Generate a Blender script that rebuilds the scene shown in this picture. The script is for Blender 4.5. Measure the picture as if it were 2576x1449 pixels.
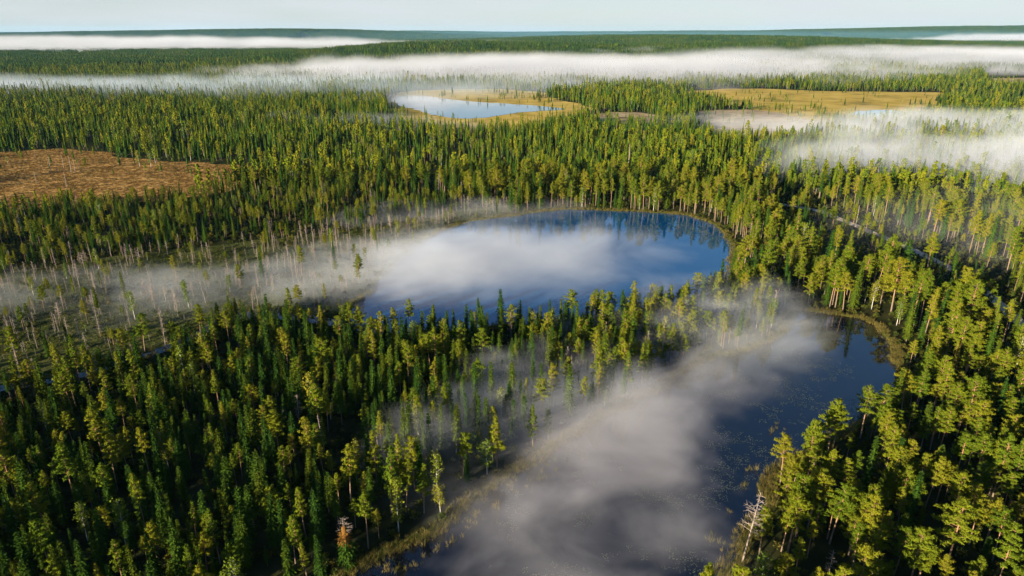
import bpy, bmesh, math, random
import numpy as np
from mathutils import Vector, Matrix

random.seed(7)
rng = np.random.default_rng(11)
R = math.radians

# ---------------------------------------------------------------- camera, sky, sun, exposure
scene = bpy.context.scene
for o in list(bpy.data.objects):
    bpy.data.objects.remove(o)
COL = scene.collection

CAM_H = 100.0
PITCH = R(20.6)
cam_data = bpy.data.cameras.new("camera")
cam_data.sensor_width = 36.0
cam_data.lens = 24.0
cam_data.clip_start = 1.0
cam_data.clip_end = 90000.0
cam = bpy.data.objects.new("camera", cam_data)
cam.location = (0, 0, CAM_H)
cam.rotation_euler = (R(90) - PITCH, 0, 0)
COL.objects.link(cam)
scene.camera = cam

SUN_EL = R(12.0)
SHADOW_AZ = R(43.0)          # shadows run away from the camera and to its right
world = bpy.data.worlds.new("World")
scene.world = world
world.use_nodes = True
wn = world.node_tree
bg = wn.nodes["Background"]
sky = wn.nodes.new("ShaderNodeTexSky")
sky.sky_type = 'NISHITA'
sky.sun_disc = False
sky.sun_elevation = SUN_EL
sky.sun_rotation = SHADOW_AZ + math.pi
sky.altitude = 200.0
sky.air_density = 1.0
sky.dust_density = 0.3
sky.ozone_density = 4.0
# a pale veil of high thin cloud that thickens towards the horizon all the way round
tcw = wn.nodes.new("ShaderNodeTexCoord")
sepw = wn.nodes.new("ShaderNodeSeparateXYZ")
wn.links.new(tcw.outputs["Generated"], sepw.inputs[0])
mr = wn.nodes.new("ShaderNodeMapRange")
mr.interpolation_type = 'SMOOTHERSTEP'
for k_, v_ in ((1, -0.02), (2, 0.24), (3, 0.8), (4, 0.0)):
    mr.inputs[k_].default_value = v_
wn.links.new(sepw.outputs[2], mr.inputs[0])
mpw = wn.nodes.new("ShaderNodeMapping")
mpw.inputs["Scale"].default_value = (3.0, 3.0, 22.0)
wn.links.new(tcw.outputs["Generated"], mpw.inputs[0])
nzw = wn.nodes.new("ShaderNodeTexNoise")
nzw.inputs["Scale"].default_value = 1.3
nzw.inputs["Detail"].default_value = 4.0
wn.links.new(mpw.outputs[0], nzw.inputs["Vector"])
mlw = wn.nodes.new("ShaderNodeMath")
mlw.operation = 'MULTIPLY_ADD'
mlw.inputs[1].default_value = 1.3
mlw.inputs[2].default_value = 0.38
wn.links.new(nzw.outputs[0], mlw.inputs[0])
mfw = wn.nodes.new("ShaderNodeMath")
mfw.operation = 'MULTIPLY'
wn.links.new(mr.outputs[0], mfw.inputs[0])
wn.links.new(mlw.outputs[0], mfw.inputs[1])
mxw = wn.nodes.new("ShaderNodeMix")
mxw.data_type = 'RGBA'
wn.links.new(mfw.outputs[0], mxw.inputs["Factor"])
wn.links.new(sky.outputs[0], mxw.inputs["A"])
mxw.inputs["B"].default_value = (4.75, 5.0, 5.2, 1.0)
wn.links.new(mxw.outputs["Result"], bg.inputs[0])
bg.inputs[1].default_value = 0.05

sun_data = bpy.data.lights.new("sun", 'SUN')
sun_data.energy = 5.0
sun_data.angle = R(0.5)
sun_data.color = (1.0, 0.87, 0.63)
sun = bpy.data.objects.new("sun", sun_data)
trav = Vector((math.sin(SHADOW_AZ) * math.cos(SUN_EL), math.cos(SHADOW_AZ) * math.cos(SUN_EL), -math.sin(SUN_EL)))
sun.rotation_euler = trav.to_track_quat('-Z', 'Y').to_euler()
sun.location = (-200, -300, 300)
COL.objects.link(sun)

scene.view_settings.view_transform = 'Standard'
scene.view_settings.look = 'None'
scene.view_settings.exposure = 1.65
scene.view_settings.gamma = 1.0
scene.view_settings.use_curve_mapping = False
scene.render.engine = 'CYCLES'
cy = scene.cycles
cy.max_bounces = 5
cy.diffuse_bounces = 1
cy.glossy_bounces = 2
cy.transmission_bounces = 2
cy.volume_bounces = 1
cy.transparent_max_bounces = 48
cy.use_denoising = True
cy.volume_max_steps = 256
cy.caustics_reflective = False
cy.caustics_refractive = False
cy.use_adaptive_sampling = True

# ---------------------------------------------------------------- projection between photo pixels (2576 wide) and the ground
FPX, CU, CV = 1717.3, 1288.0, 724.5
SP, CP = math.sin(PITCH), math.cos(PITCH)


def ground(u, v, z=0.0):
    a, b = (u - CU) / FPX, (CV - v) / FPX
    dx, dy, dz = a, CP + b * SP, -SP + b * CP
    t = (z - CAM_H) / dz
    return (dx * t, dy * t)


def gpoly(pts):
    return np.array([ground(u, v) for u, v in pts])


def project(x, y, z):
    w = y * CP - (z - CAM_H) * SP
    w = np.where(w < 1.0, 1.0, w)
    up = y * SP + (z - CAM_H) * CP
    return CU + FPX * x / w, CV - FPX * up / w


def inside(x, y, poly):
    res = np.zeros(np.shape(x), bool)
    n = len(poly)
    for i in range(n):
        x0, y0 = poly[i]
        x1, y1 = poly[(i + 1) % n]
        if y0 == y1:
            continue
        c = ((y0 > y) != (y1 > y)) & (x < (x1 - x0) * (y - y0) / (y1 - y0) + x0)
        res ^= c
    return res


def seg_dist(x, y, line):
    d = np.full(np.shape(x), 1e9)
    for (x0, y0), (x1, y1) in zip(line[:-1], line[1:]):
        dx, dy = x1 - x0, y1 - y0
        t = np.clip(((x - x0) * dx + (y - y0) * dy) / (dx * dx + dy * dy + 1e-9), 0, 1)
        d = np.minimum(d, np.hypot(x - x0 - t * dx, y - y0 - t * dy))
    return d


def smooth_outline(pts, rounds=3, jitter=0.6, seed=0):
    p = np.array(pts, float)
    r = np.random.default_rng(seed)
    for k in range(rounds):
        q = np.roll(p, -1, 0)
        p = np.stack([p * 0.75 + q * 0.25, p * 0.25 + q * 0.75], 1).reshape(-1, 2)
        e = np.linalg.norm(np.roll(p, -1, 0) - p, axis=1)[:, None]
        p = p + r.normal(0, 1, p.shape) * np.minimum(jitter, 0.16 * e)
    return p


# ---------------------------------------------------------------- small helpers
def link(o, parent=None):
    COL.objects.link(o)
    if parent is not None:
        o.parent = parent
    return o


def mesh_from(name, verts, faces, mats, mat_idx=None, smooth=False):
    me = bpy.data.meshes.new(name)
    me.from_pydata([tuple(map(float, v)) for v in verts], [], faces)
    for m in mats:
        me.materials.append(m)
    if mat_idx is not None:
        me.polygons.foreach_set("material_index", np.array(mat_idx, np.int32))
    if smooth:
        me.polygons.foreach_set("use_smooth", np.ones(len(faces), bool))
    me.update()
    return me


def obj(name, me, parent=None, **props):
    o = bpy.data.objects.new(name, me)
    link(o, parent)
    for k, v in props.items():
        o[k] = v
    return o


class Nodes:
    def __init__(self, name):
        self.m = bpy.data.materials.new(name)
        self.m.use_nodes = True
        self.t = self.m.node_tree
        self.t.nodes.clear()
        self.out = self.t.nodes.new("ShaderNodeOutputMaterial")

    def n(self, kind, **ins):
        nd = self.t.nodes.new("ShaderNode" + kind)
        for k, v in ins.items():
            self.set(nd, k, v)
        return nd

    def set(self, nd, key, v):
        key = key.replace("_", " ") if isinstance(key, str) and key not in nd.inputs else key
        s = nd.inputs[key]
        if isinstance(v, bpy.types.NodeSocket):
            self.t.links.new(v, s)
        else:
            s.default_value = v

    def math(self, op, a, b=None, c=None, clamp=False):
        nd = self.t.nodes.new("ShaderNodeMath")
        nd.operation = op
        nd.use_clamp = clamp
        for i, v in enumerate((a, b, c)):
            if v is not None:
                self.set(nd, i, v)
        return nd.outputs[0]

    def vmath(self, op, a, b=None):
        nd = self.t.nodes.new("ShaderNodeVectorMath")
        nd.operation = op
        self.set(nd, 0, a)
        if b is not None:
            self.set(nd, 1, b)
        return nd.outputs[0]

    def ramp(self, fac, stops):
        nd = self.t.nodes.new("ShaderNodeValToRGB")
        self.t.links.new(fac, nd.inputs[0])
        el = nd.color_ramp.elements
        while len(el) < len(stops):
            el.new(0.5)
        for e, (p, c) in zip(el, stops):
            e.position = p
            e.color = (*c, 1.0)
        return nd.outputs[0]

    def noise(self, vec, scale, detail=3.0, rough=0.55):
        nd = self.t.nodes.new("ShaderNodeTexNoise")
        if vec is not None:
            self.t.links.new(vec, nd.inputs["Vector"])
        nd.inputs["Scale"].default_value = scale
        nd.inputs["Detail"].default_value = detail
        nd.inputs["Roughness"].default_value = rough
        return nd.outputs[0]

    def surface(self, s):
        self.t.links.new(s, self.out.inputs["Surface"])
        return self.m

    def volume(self, s):
        self.t.links.new(s, self.out.inputs["Volume"])
        return self.m


def foliage_mat(name, stops, transl=0.08):
    b = Nodes(name)
    info = b.n("ObjectInfo")
    geo = b.n("NewGeometry")
    mix = b.math('MULTIPLY_ADD', info.outputs["Random"], 0.72, b.math('MULTIPLY', geo.outputs["Random Per Island"], 0.28))
    col = b.ramp(mix, stops)
    d = b.n("BsdfDiffuse", Color=col)
    t = b.n("BsdfTranslucent", Color=col)
    m = b.n("MixShader")
    b.set(m, 0, transl)
    b.set(m, 1, d.outputs[0])
    b.set(m, 2, t.outputs[0])
    return b.surface(m.outputs[0])


M_PINE = foliage_mat("pine_needles", [(0.0, (0.050, 0.090, 0.007)), (0.45, (0.106, 0.128, 0.008)), (0.90, (0.155, 0.148, 0.010)), (1.0, (0.150, 0.118, 0.013))])
M_SPRUCE = foliage_mat("spruce_needles", [(0.0, (0.017, 0.046, 0.008)), (0.5, (0.036, 0.070, 0.008)), (1.0, (0.082, 0.092, 0.007))], 0.05)
M_FARSPRUCE_SHADED = foliage_mat("far_spruce_shaded_needles", [(0.0, (0.012, 0.026, 0.006)), (0.6, (0.024, 0.040, 0.008)), (1.0, (0.045, 0.052, 0.010))], 0.0)  # shade in the gaps between needles is put into this darker colour
M_BIRCH = foliage_mat("birch_leaves", [(0.0, (0.075, 0.13, 0.012)), (0.6, (0.12, 0.15, 0.014)), (1.0, (0.19, 0.16, 0.015))], 0.2)
M_RUST = foliage_mat("rusty_needles", [(0.0, (0.16, 0.08, 0.02)), (1.0, (0.26, 0.13, 0.03))], 0.2)
M_SHRUB = foliage_mat("shrub_leaves", [(0.0, (0.03, 0.05, 0.01)), (0.6, (0.07, 0.075, 0.014)), (1.0, (0.11, 0.085, 0.02))], 0.2)
M_REED = foliage_mat("reed_blades", [(0.0, (0.06, 0.065, 0.014)), (0.5, (0.13, 0.11, 0.028)), (1.0, (0.24, 0.18, 0.06))], 0.3)
M_TUSSOCK = foliage_mat("tussock_grass", [(0.0, (0.05, 0.038, 0.012)), (0.5, (0.16, 0.10, 0.03)), (1.0, (0.44, 0.28, 0.10))], 0.2)
M_BOGTUFT = foliage_mat("bog_tuft", [(0.0, (0.035, 0.055, 0.014)), (0.6, (0.075, 0.09, 0.022)), (1.0, (0.14, 0.12, 0.04))], 0.2)
M_PAD = foliage_mat("lily_leaf", [(0.0, (0.06, 0.08, 0.045)), (1.0, (0.15, 0.165, 0.12))], 0.0)


def bark_mat(name, low, high, z0, z1, spread=0.35):
    b = Nodes(name)
    tc = b.n("TexCoord")
    sep = b.n("SeparateXYZ")
    b.t.links.new(tc.outputs["Object"], sep.inputs[0])
    f = b.math('DIVIDE', b.math('SUBTRACT', sep.outputs[2], z0), z1 - z0, clamp=True)
    nz = b.noise(tc.outputs["Object"], 2.2, 3)
    f2 = b.math('ADD', f, b.math('MULTIPLY', b.math('SUBTRACT', nz, 0.5), spread), clamp=True)
    col = b.ramp(f2, [(0.0, low), (1.0, high)])
    d = b.n("BsdfDiffuse", Color=col)
    return b.surface(d.outputs[0])


M_PINEBARK = bark_mat("pine_bark", (0.17, 0.125, 0.095), (0.29, 0.165, 0.085), 2.0, 9.0)
M_SPRUCEBARK = bark_mat("spruce_bark", (0.16, 0.125, 0.10), (0.20, 0.15, 0.11), 1.0, 12.0)
M_BIRCHBARK = bark_mat("birch_bark", (0.20, 0.18, 0.16), (0.46, 0.43, 0.38), 0.0, 1.5, 0.9)
M_DEAD = bark_mat("weathered_wood", (0.19, 0.15, 0.125), (0.31, 0.25, 0.22), 0.0, 12.0, 0.8)


def ground_mat(name, scale, stops, bump=0.0, scale2=None, rough_noise=0.6, dist=1.0):
    b = Nodes(name)
    geo = b.n("NewGeometry")
    n1 = b.noise(geo.outputs["Position"], scale, 5, rough_noise)
    if scale2:
        n2 = b.noise(geo.outputs["Position"], scale2, 3, 0.6)
        n1 = b.math('MULTIPLY_ADD', n1, 0.6, b.math('MULTIPLY', n2, 0.4))
    st = b.math('MULTIPLY_ADD', b.math('SUBTRACT', n1, 0.5), 2.6, 0.5, clamp=True)
    col = b.ramp(st, stops)
    d = b.n("BsdfDiffuse", Color=col)
    if bump:
        bp = b.n("Bump", Strength=bump, Distance=dist, Height=n1)
        b.set(d, "Normal", bp.outputs[0])
    return b.surface(d.outputs[0])


M_FLOOR = ground_mat("forest_floor", 0.12, [(0.0, (0.012, 0.016, 0.006)), (0.6, (0.032, 0.034, 0.012)), (1.0, (0.06, 0.05, 0.02))], 0.6, 0.02)
M_HEATH = ground_mat("heath", 0.22, [(0.0, (0.045, 0.026, 0.010)), (0.42, (0.20, 0.10, 0.03)), (0.7, (0.48, 0.28, 0.09)), (1.0, (0.70, 0.47, 0.21))], 0.8, 0.05)
M_BOG = ground_mat("bog_moss", 0.16, [(0.0, (0.03, 0.042, 0.014)), (0.5, (0.075, 0.08, 0.024)), (1.0, (0.13, 0.12, 0.042))], 0.7, 0.03)
M_TAN = ground_mat("sedge_bog", 0.03, [(0.0, (0.15, 0.13, 0.04)), (0.5, (0.46, 0.32, 0.075)), (1.0, (0.60, 0.45, 0.14))], 0.5, 0.008)
M_CUT = ground_mat("cleared_ground", 0.06, [(0.0, (0.14, 0.105, 0.055)), (0.5, (0.34, 0.25, 0.15)), (1.0, (0.48, 0.37, 0.23))], 0.5, 0.015)
M_GRAVEL = ground_mat("gravel", 0.8, [(0.0, (0.34, 0.27, 0.22)), (0.5, (0.46, 0.37, 0.30)), (1.0, (0.55, 0.46, 0.38))], 0.3, 0.1)
M_BANK = ground_mat("grassy_bank", 0.3, [(0.0, (0.035, 0.045, 0.010)), (0.5, (0.09, 0.10, 0.016)), (1.0, (0.19, 0.17, 0.04))], 0.8, 0.06)


def water_mat(name, deep, bump_scale, bump_strength, ior=1.45):
    b = Nodes(name)
    geo = b.n("NewGeometry")
    n1 = b.noise(geo.outputs["Position"], bump_scale, 3, 0.5)
    bp = b.n("Bump", Strength=bump_strength, Distance=0.05, Height=n1)
    p = b.n("BsdfPrincipled")
    b.set(p, "Base Color", (*deep, 1.0))
    b.set(p, "Roughness", 0.045)
    b.set(p, "IOR", ior)
    b.set(p, "Normal", bp.outputs[0])
    return b.surface(p.outputs[0])


M_LAKE_SKYTINT = water_mat("lake_water_sky_tint", (0.0, 0.05, 0.15), 1.4, 0.05, 1.95)  # blue base colour stands in for part of the sky's reflection
M_BAY = water_mat("bay_water", (0.003, 0.004, 0.009), 1.4, 0.05, 1.65)
M_FARLAKE = water_mat("far_lake_water", (0.10, 0.13, 0.16), 0.3, 0.05, 2.0)

# ---------------------------------------------------------------- terrain
LAKE1_PX = [(868, 800), (900, 755), (955, 700), (1005, 650), (1050, 610), (1110, 578), (1180, 556), (1280, 543), (1400, 528), (1500, 528),
            (1620, 532), (1720, 540), (1785, 556), (1812, 582), (1843, 607), (1852, 640), (1838, 672), (1850, 700), (1790, 745), (1700, 772),
            (1500, 798), (1250, 820), (1000, 848), (900, 842)]
LAKE2_PX = [(1985, 776), (2040, 783), (2100, 791), (2170, 798), (2215, 825), (2240, 860), (2258, 900), (2272, 950), (2265, 1000), (2200, 1055),
            (2090, 1105), (2010, 1150), (1960, 1210), (1920, 1290), (1860, 1385), (1800, 1449), (1740, 1530), (1680, 1640), (560, 1640),
            (700, 1540), (800, 1490), (880, 1440), (980, 1388), (1100, 1318), (1200, 1248), (1290, 1188), (1390, 1130), (1440, 1085),
            (1500, 1042), (1600, 1007), (1668, 975), (1700, 937), (1780, 905), (1850, 885), (1930, 855), (1970, 825)]
CREEK_PX = [(890, 818), (760, 800), (660, 790), (580, 800), (490, 845), (400, 884), (320, 908), (220, 940), (110, 962), (0, 978), (-200, 1010), (-420, 1050)]
CREEK_W = [6, 6, 9, 8, 4, 4.5, 3, 4.5, 3, 4.5, 4, 4]
HEATH_PX = [(-260, 380), (0, 383), (150, 375), (330, 398), (540, 408), (680, 430), (620, 470), (520, 498), (300, 515), (130, 525), (0, 532), (-260, 545)]
BOG_PX = [(-420, 700), (0, 690), (160, 665), (300, 645), (520, 622), (700, 598), (1000, 560), (1180, 522), (1340, 512), (1250, 542), (1110, 575), (1005, 648),
          (955, 698), (900, 753), (868, 798), (640, 786), (560, 797), (480, 838), (400, 876), (220, 933), (0, 970), (-420, 1040)]
SPIT_PX = [(-600, 1060), (0, 985), (220, 950), (400, 893), (560, 815), (870, 830), (1000, 850), (1250, 824), (1500, 802), (1700, 776), (1850, 702),
           (1990, 768), (1970, 825), (1930, 855), (1850, 885), (1780, 905), (1700, 937), (1668, 975), (1600, 1007), (1500, 1042), (1440, 1085), (1390, 1130),
           (1290, 1188), (1200, 1248), (1100, 1318), (980, 1388), (880, 1440), (800, 1490), (700, 1540), (560, 1640), (-700, 1640)]
ROAD_PX = [(1880, 505), (1965, 514), (2060, 531), (2110, 550), (2170, 575), (2240, 605), (2290, 626), (2370, 664), (2430, 700), (2520, 770), (2640, 880)]
ROADSIDE_PX = [(1945, 488), (2080, 508), (2160, 538), (2270, 580), (2360, 612), (2450, 655), (2560, 740), (2520, 800), (2420, 780), (2330, 735), (2230, 705), (2100, 670), (2010, 640), (1960, 575)]
TANBOG_PX = [(1075, 226), (1250, 223), (1350, 231), (1400, 252), (1500, 268), (1480, 300), (1370, 328), (1225, 344), (1110, 330), (1000, 290), (950, 240)]
FARLAKE_PX = [(975, 239), (1040, 241), (1120, 250), (1200, 257), (1300, 264), (1400, 271), (1440, 276), (1330, 281), (1270, 288), (1200, 299), (1130, 299), (1060, 284), (1000, 264)]
TANBOG2_PX = [(1715, 230), (1850, 221), (2000, 227), (2150, 231), (2420, 231), (2370, 266), (2320, 300), (2150, 314), (2040, 298), (1890, 274), (1770, 252)]
POND_PX = [(2148, 284), (2170, 279), (2262, 277), (2280, 292), (2220, 300), (2160, 298)]
CUT1_PX = [(1740, 288), (1830, 275), (1960, 278), (2070, 292), (2110, 325), (1970, 360), (1830, 362), (1730, 326)]
CUT2_PX = [(1490, 287), (1560, 281), (1640, 287), (1670, 306), (1570, 320), (1490, 308)]
CUT3_PX = [(2470, 186), (2540, 178), (2700, 178), (2700, 222), (2560, 218), (2470, 208)]
CUT4_PX = [(-100, 222), (40, 214), (200, 208), (240, 214), (150, 222), (60, 230), (-100, 236)]
WISP_PX = [(760, 296), (850, 292), (930, 300), (1130, 318), (1160, 330), (1060, 330), (940, 316), (800, 306)]

RIDGES = [  # height, distance, half-width, azimuth (deg), azimuth half-width, extra
    (46, 2750, 520, -5, 12), (30, 2700, 500, 14, 14), (2, 2450, 420, -30, 16), (28, 2850, 400, 24, 10),
    (52, 4300, 600, 21, 16), (40, 4700, 600, 5, 14), (72, 9000, 1300, -30, 13), (66, 10500, 1500, -6, 20),
    (60, 6200, 700, 12, 18), (62, 11000, 1500, 18, 16), (104, 11500, 1500, 36, 13), (80, 8200, 800, -14, 12),
    (44, 5600, 500, -34, 10),
]


def vnoise(x, y, seed):
    xi, yi = np.floor(x).astype(np.int64), np.floor(y).astype(np.int64)
    fx, fy = x - xi, y - yi
    fx, fy = fx * fx * (3 - 2 * fx), fy * fy * (3 - 2 * fy)

    def h(a, b):
        n = (a * 374761393 + b * 668265263 + seed * 144665) & 0x7fffffff
        n = ((n ^ (n >> 13)) * 1274126177) & 0x7fffffff
        return ((n ^ (n >> 16)) & 0xffff) / 65535.0
    return (h(xi, yi) * (1 - fx) + h(xi + 1, yi) * fx) * (1 - fy) + (h(xi, yi + 1) * (1 - fx) + h(xi + 1, yi + 1) * fx) * fy


def terrain(x, y):
    x, y = np.asarray(x, float), np.asarray(y, float)
    d = np.hypot(x, y)
    az = np.degrees(np.arctan2(x, y))
    z = np.zeros_like(d)
    for a, dr, w, az0, aw in RIDGES:
        z = z + a * np.exp(-((d - dr) / w) ** 2) * np.exp(-((az - az0) / aw) ** 2)
    n = vnoise(x / 700, y / 700, 3) * 0.6 + vnoise(x / 260, y / 260, 5) * 0.4
    ramp = np.clip((d - 1500) / 1500, 0, 1)
    z = z + ramp * (n - 0.4) * 11 + np.clip((d - 6000) / 5000, 0, 1) * (vnoise(x / 1500, y / 1500, 9) * 38)
    far = np.clip((d - 12500) / 4000, 0, 1)
    z = z * (1 - far) + far * (62 + vnoise(x / 2500, y / 2500, 2) * 26)
    return z


def build_ground():
    az = np.radians(np.concatenate([np.linspace(-52, 52, 261)[:-1], np.linspace(52, 308, 52)[:-1]]))
    rad = np.concatenate([[20, 60, 100, 160, 240, 340, 480, 650, 850, 1100, 1300], np.geomspace(1450, 22000, 150)])
    aa, rr = np.meshgrid(az, rad)
    x, y = rr * np.sin(aa), rr * np.cos(aa)
    z = terrain(x, y)
    na, nr = len(az), len(rad)
    verts = np.concatenate([[[0, 0, 0]], np.stack([x.ravel(), y.ravel(), z.ravel()], 1)])
    faces = []
    for j in range(na):
        k = (j + 1) % na
        faces.append((0, 1 + k, 1 + j))
    for i in range(nr - 1):
        b0, b1 = 1 + i * na, 1 + (i + 1) * na
        for j in range(na):
            k = (j + 1) % na
            faces.append((b0 + j, b0 + k, b1 + k, b1 + j))
    me = mesh_from("ground", verts, faces, [M_FLOOR], smooth=True)
    obj("ground", me, kind="structure", label="dark forest floor stretching to the low wooded hills")


build_ground()


def sheet(name, outline, z, mat, label, kind="structure", **kw):
    """A flat sheet following an outline on the ground, its edge turned down into the ground."""
    n = len(outline)
    verts = [(x, y, z) for x, y in outline]
    bm = bmesh.new()
    vs = [bm.verts.new(v) for v in verts]
    bm.faces.new(vs)
    bmesh.ops.triangulate(bm, faces=bm.faces[:], quad_method='BEAUTY', ngon_method='EAR_CLIP')
    bm.normal_update()
    if sum(f.normal.z for f in bm.faces) < 0:
        bmesh.ops.reverse_faces(bm, faces=bm.faces[:])
    me = bpy.data.meshes.new(name)
    bm.to_mesh(me)
    bm.free()
    me.materials.append(mat)
    return obj(name, me, kind=kind, label=label, **kw)


LAKE1 = smooth_outline(gpoly(LAKE1_PX), 3, 0.9, 1)
LAKE2 = smooth_outline(gpoly(LAKE2_PX), 3, 0.9, 2)
HEATH = smooth_outline(gpoly(HEATH_PX), 3, 4.5, 3)
BOG = smooth_outline(gpoly(BOG_PX), 2, 0.8, 4)
TANBOG = smooth_outline(gpoly(TANBOG_PX), 3, 5.0, 5)
FARLAKE = smooth_outline(gpoly(FARLAKE_PX), 3, 2.5, 6)
TANBOG2 = smooth_outline(gpoly(TANBOG2_PX), 3, 6.0, 7)
POND = smooth_outline(gpoly(POND_PX), 3, 3.0, 8)
CUT1 = smooth_outline(gpoly(CUT1_PX), 3, 4.0, 9)
CUT2 = smooth_outline(gpoly(CUT2_PX), 3, 4.0, 10)
CUT3 = smooth_outline(gpoly(CUT3_PX), 3, 4.0, 12)
CUT4 = smooth_outline(gpoly(CUT4_PX), 3, 4.0, 13)
SPIT = gpoly(SPIT_PX)
ROADSIDE = gpoly(ROADSIDE_PX)
ROAD = gpoly(ROAD_PX)
CREEK = gpoly(CREEK_PX)


def ribbon(name, line, widths, z, mat, label):
    pts, ws = [np.array(p) for p in line], list(widths)
    P, W = [], []
    n = len(pts)
    for i in range(n - 1):
        p0, p1, p2, p3 = pts[max(i - 1, 0)], pts[i], pts[i + 1], pts[min(i + 2, n - 1)]
        for t in np.linspace(0, 1, 8, endpoint=False):
            P.append(0.5 * (2 * p1 + (p2 - p0) * t + (2 * p0 - 5 * p1 + 4 * p2 - p3) * t * t + (3 * p1 - p0 - 3 * p2 + p3) * t ** 3))
            W.append(ws[i] * (1 - t) + ws[i + 1] * t)
    P.append(pts[-1]); W.append(ws[-1])
    P = np.array(P)
    T = np.gradient(P, axis=0)
    T /= np.linalg.norm(T, axis=1)[:, None]
    N = np.stack([T[:, 1], -T[:, 0]], 1)
    verts, faces = [], []
    for i, (p, w) in enumerate(zip(P, W)):
        j = rng.normal(0, 0.06 * w, 2)
        a, b = p - N[i] * (w / 2 + j[0]), p + N[i] * (w / 2 + j[1])
        verts += [(a[0], a[1], z), (b[0], b[1], z)]
        if i:
            faces.append((2 * i - 2, 2 * i - 1, 2 * i + 1, 2 * i))
    me = mesh_from(name, verts, faces, [mat])
    me.validate()
    obj(name, me, kind="structure", label=label)


def widen(poly, d):
    c = poly
    t = np.roll(c, -1, 0) - np.roll(c, 1, 0)
    t = t / (np.linalg.norm(t, axis=1)[:, None] + 1e-9)
    area = 0.5 * np.sum(c[:, 0] * np.roll(c[:, 1], -1) - np.roll(c[:, 0], -1) * c[:, 1])
    s = 1 if area > 0 else -1
    nrm = np.stack([t[:, 1], -t[:, 0]], 1) * s
    return c + nrm * (d + rng.uniform(-0.5, 0.9, (len(c), 1)) * min(1.0, d * 0.5))


def scaled_ring(name, poly, d, z, mat, label):
    """A bank round a lake: a ring from the waterline outwards, gently raised in the middle."""
    o1, o2, o3 = widen(poly, -0.5), widen(poly, d * 0.45), widen(poly, d)
    n = len(poly)
    verts = [(x, y, z + 0.012) for x, y in o1] + [(x, y, z + 0.45) for x, y in o2] + [(x, y, z - 0.05) for x, y in o3]
    faces = []
    for k in range(2):
        for i in range(n):
            j = (i + 1) % n
            faces.append((k * n + i, k * n + j, (k + 1) * n + j, (k + 1) * n + i))
    me = mesh_from(name, verts, faces, [mat], smooth=True)
    obj(name, me, kind="structure", label=label)


sheet("bog", BOG, 0.03, M_BOG, "mossy grey green bog between the far shore forest and the creek")
sheet("heath_clearing", HEATH, 0.03, M_HEATH, "rusty brown heath clearing with bare snags inside the forest")
ribbon("creek", CREEK, CREEK_W, 0.09, M_BAY, "narrow dark creek along the edge of the wooded spit")
sheet("lake", LAKE1, 0.12, M_LAKE_SKYTINT, "oval forest lake reflecting blue sky under drifting fog")
sheet("lake", LAKE2, 0.12, M_BAY, "dark lake bay with fog and floating leaves in front of the spit")
scaled_ring("lake_bank", LAKE1, 1.6, 0.12, M_BANK, "yellow green sedge bank round the oval lake")
scaled_ring("lake_bank", LAKE2, 1.6, 0.12, M_BANK, "yellow green sedge bank round the dark lake bay")
ribbon("gravel_road", ROAD, [5.0] * len(ROAD), 0.06, M_GRAVEL, "pale gravel road running through the pine forest")
sheet("sedge_bog", TANBOG, 0.25, M_TAN, "golden sedge bog round the misty far lake")
sheet("sedge_bog", TANBOG2, 0.25, M_TAN, "long golden sedge bog below the far forest edge")
sheet("far_lake", FARLAKE, 0.5, M_FARLAKE, "pale misty lake in the golden bog")
sheet("pond", POND, 0.5, M_FARLAKE, "small pale pond at the end of the long golden bog")
sheet("cleared_ground", CUT1, 0.2, M_CUT, "pale felled ground with lone trees under thin fog")
sheet("cleared_ground", CUT2, 0.2, M_CUT, "small pale felled patch under a wisp of fog")
sheet("cleared_ground", CUT3, 0.2, M_CUT, "brown felled slope at the edge of the far forest")
sheet("cleared_ground", CUT4, 0.2, M_CUT, "brown felled strip in the misty far forest")

# ---------------------------------------------------------------- tree shapes
# Each returns (trunk verts, trunk faces, crown verts, crown faces).


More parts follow.
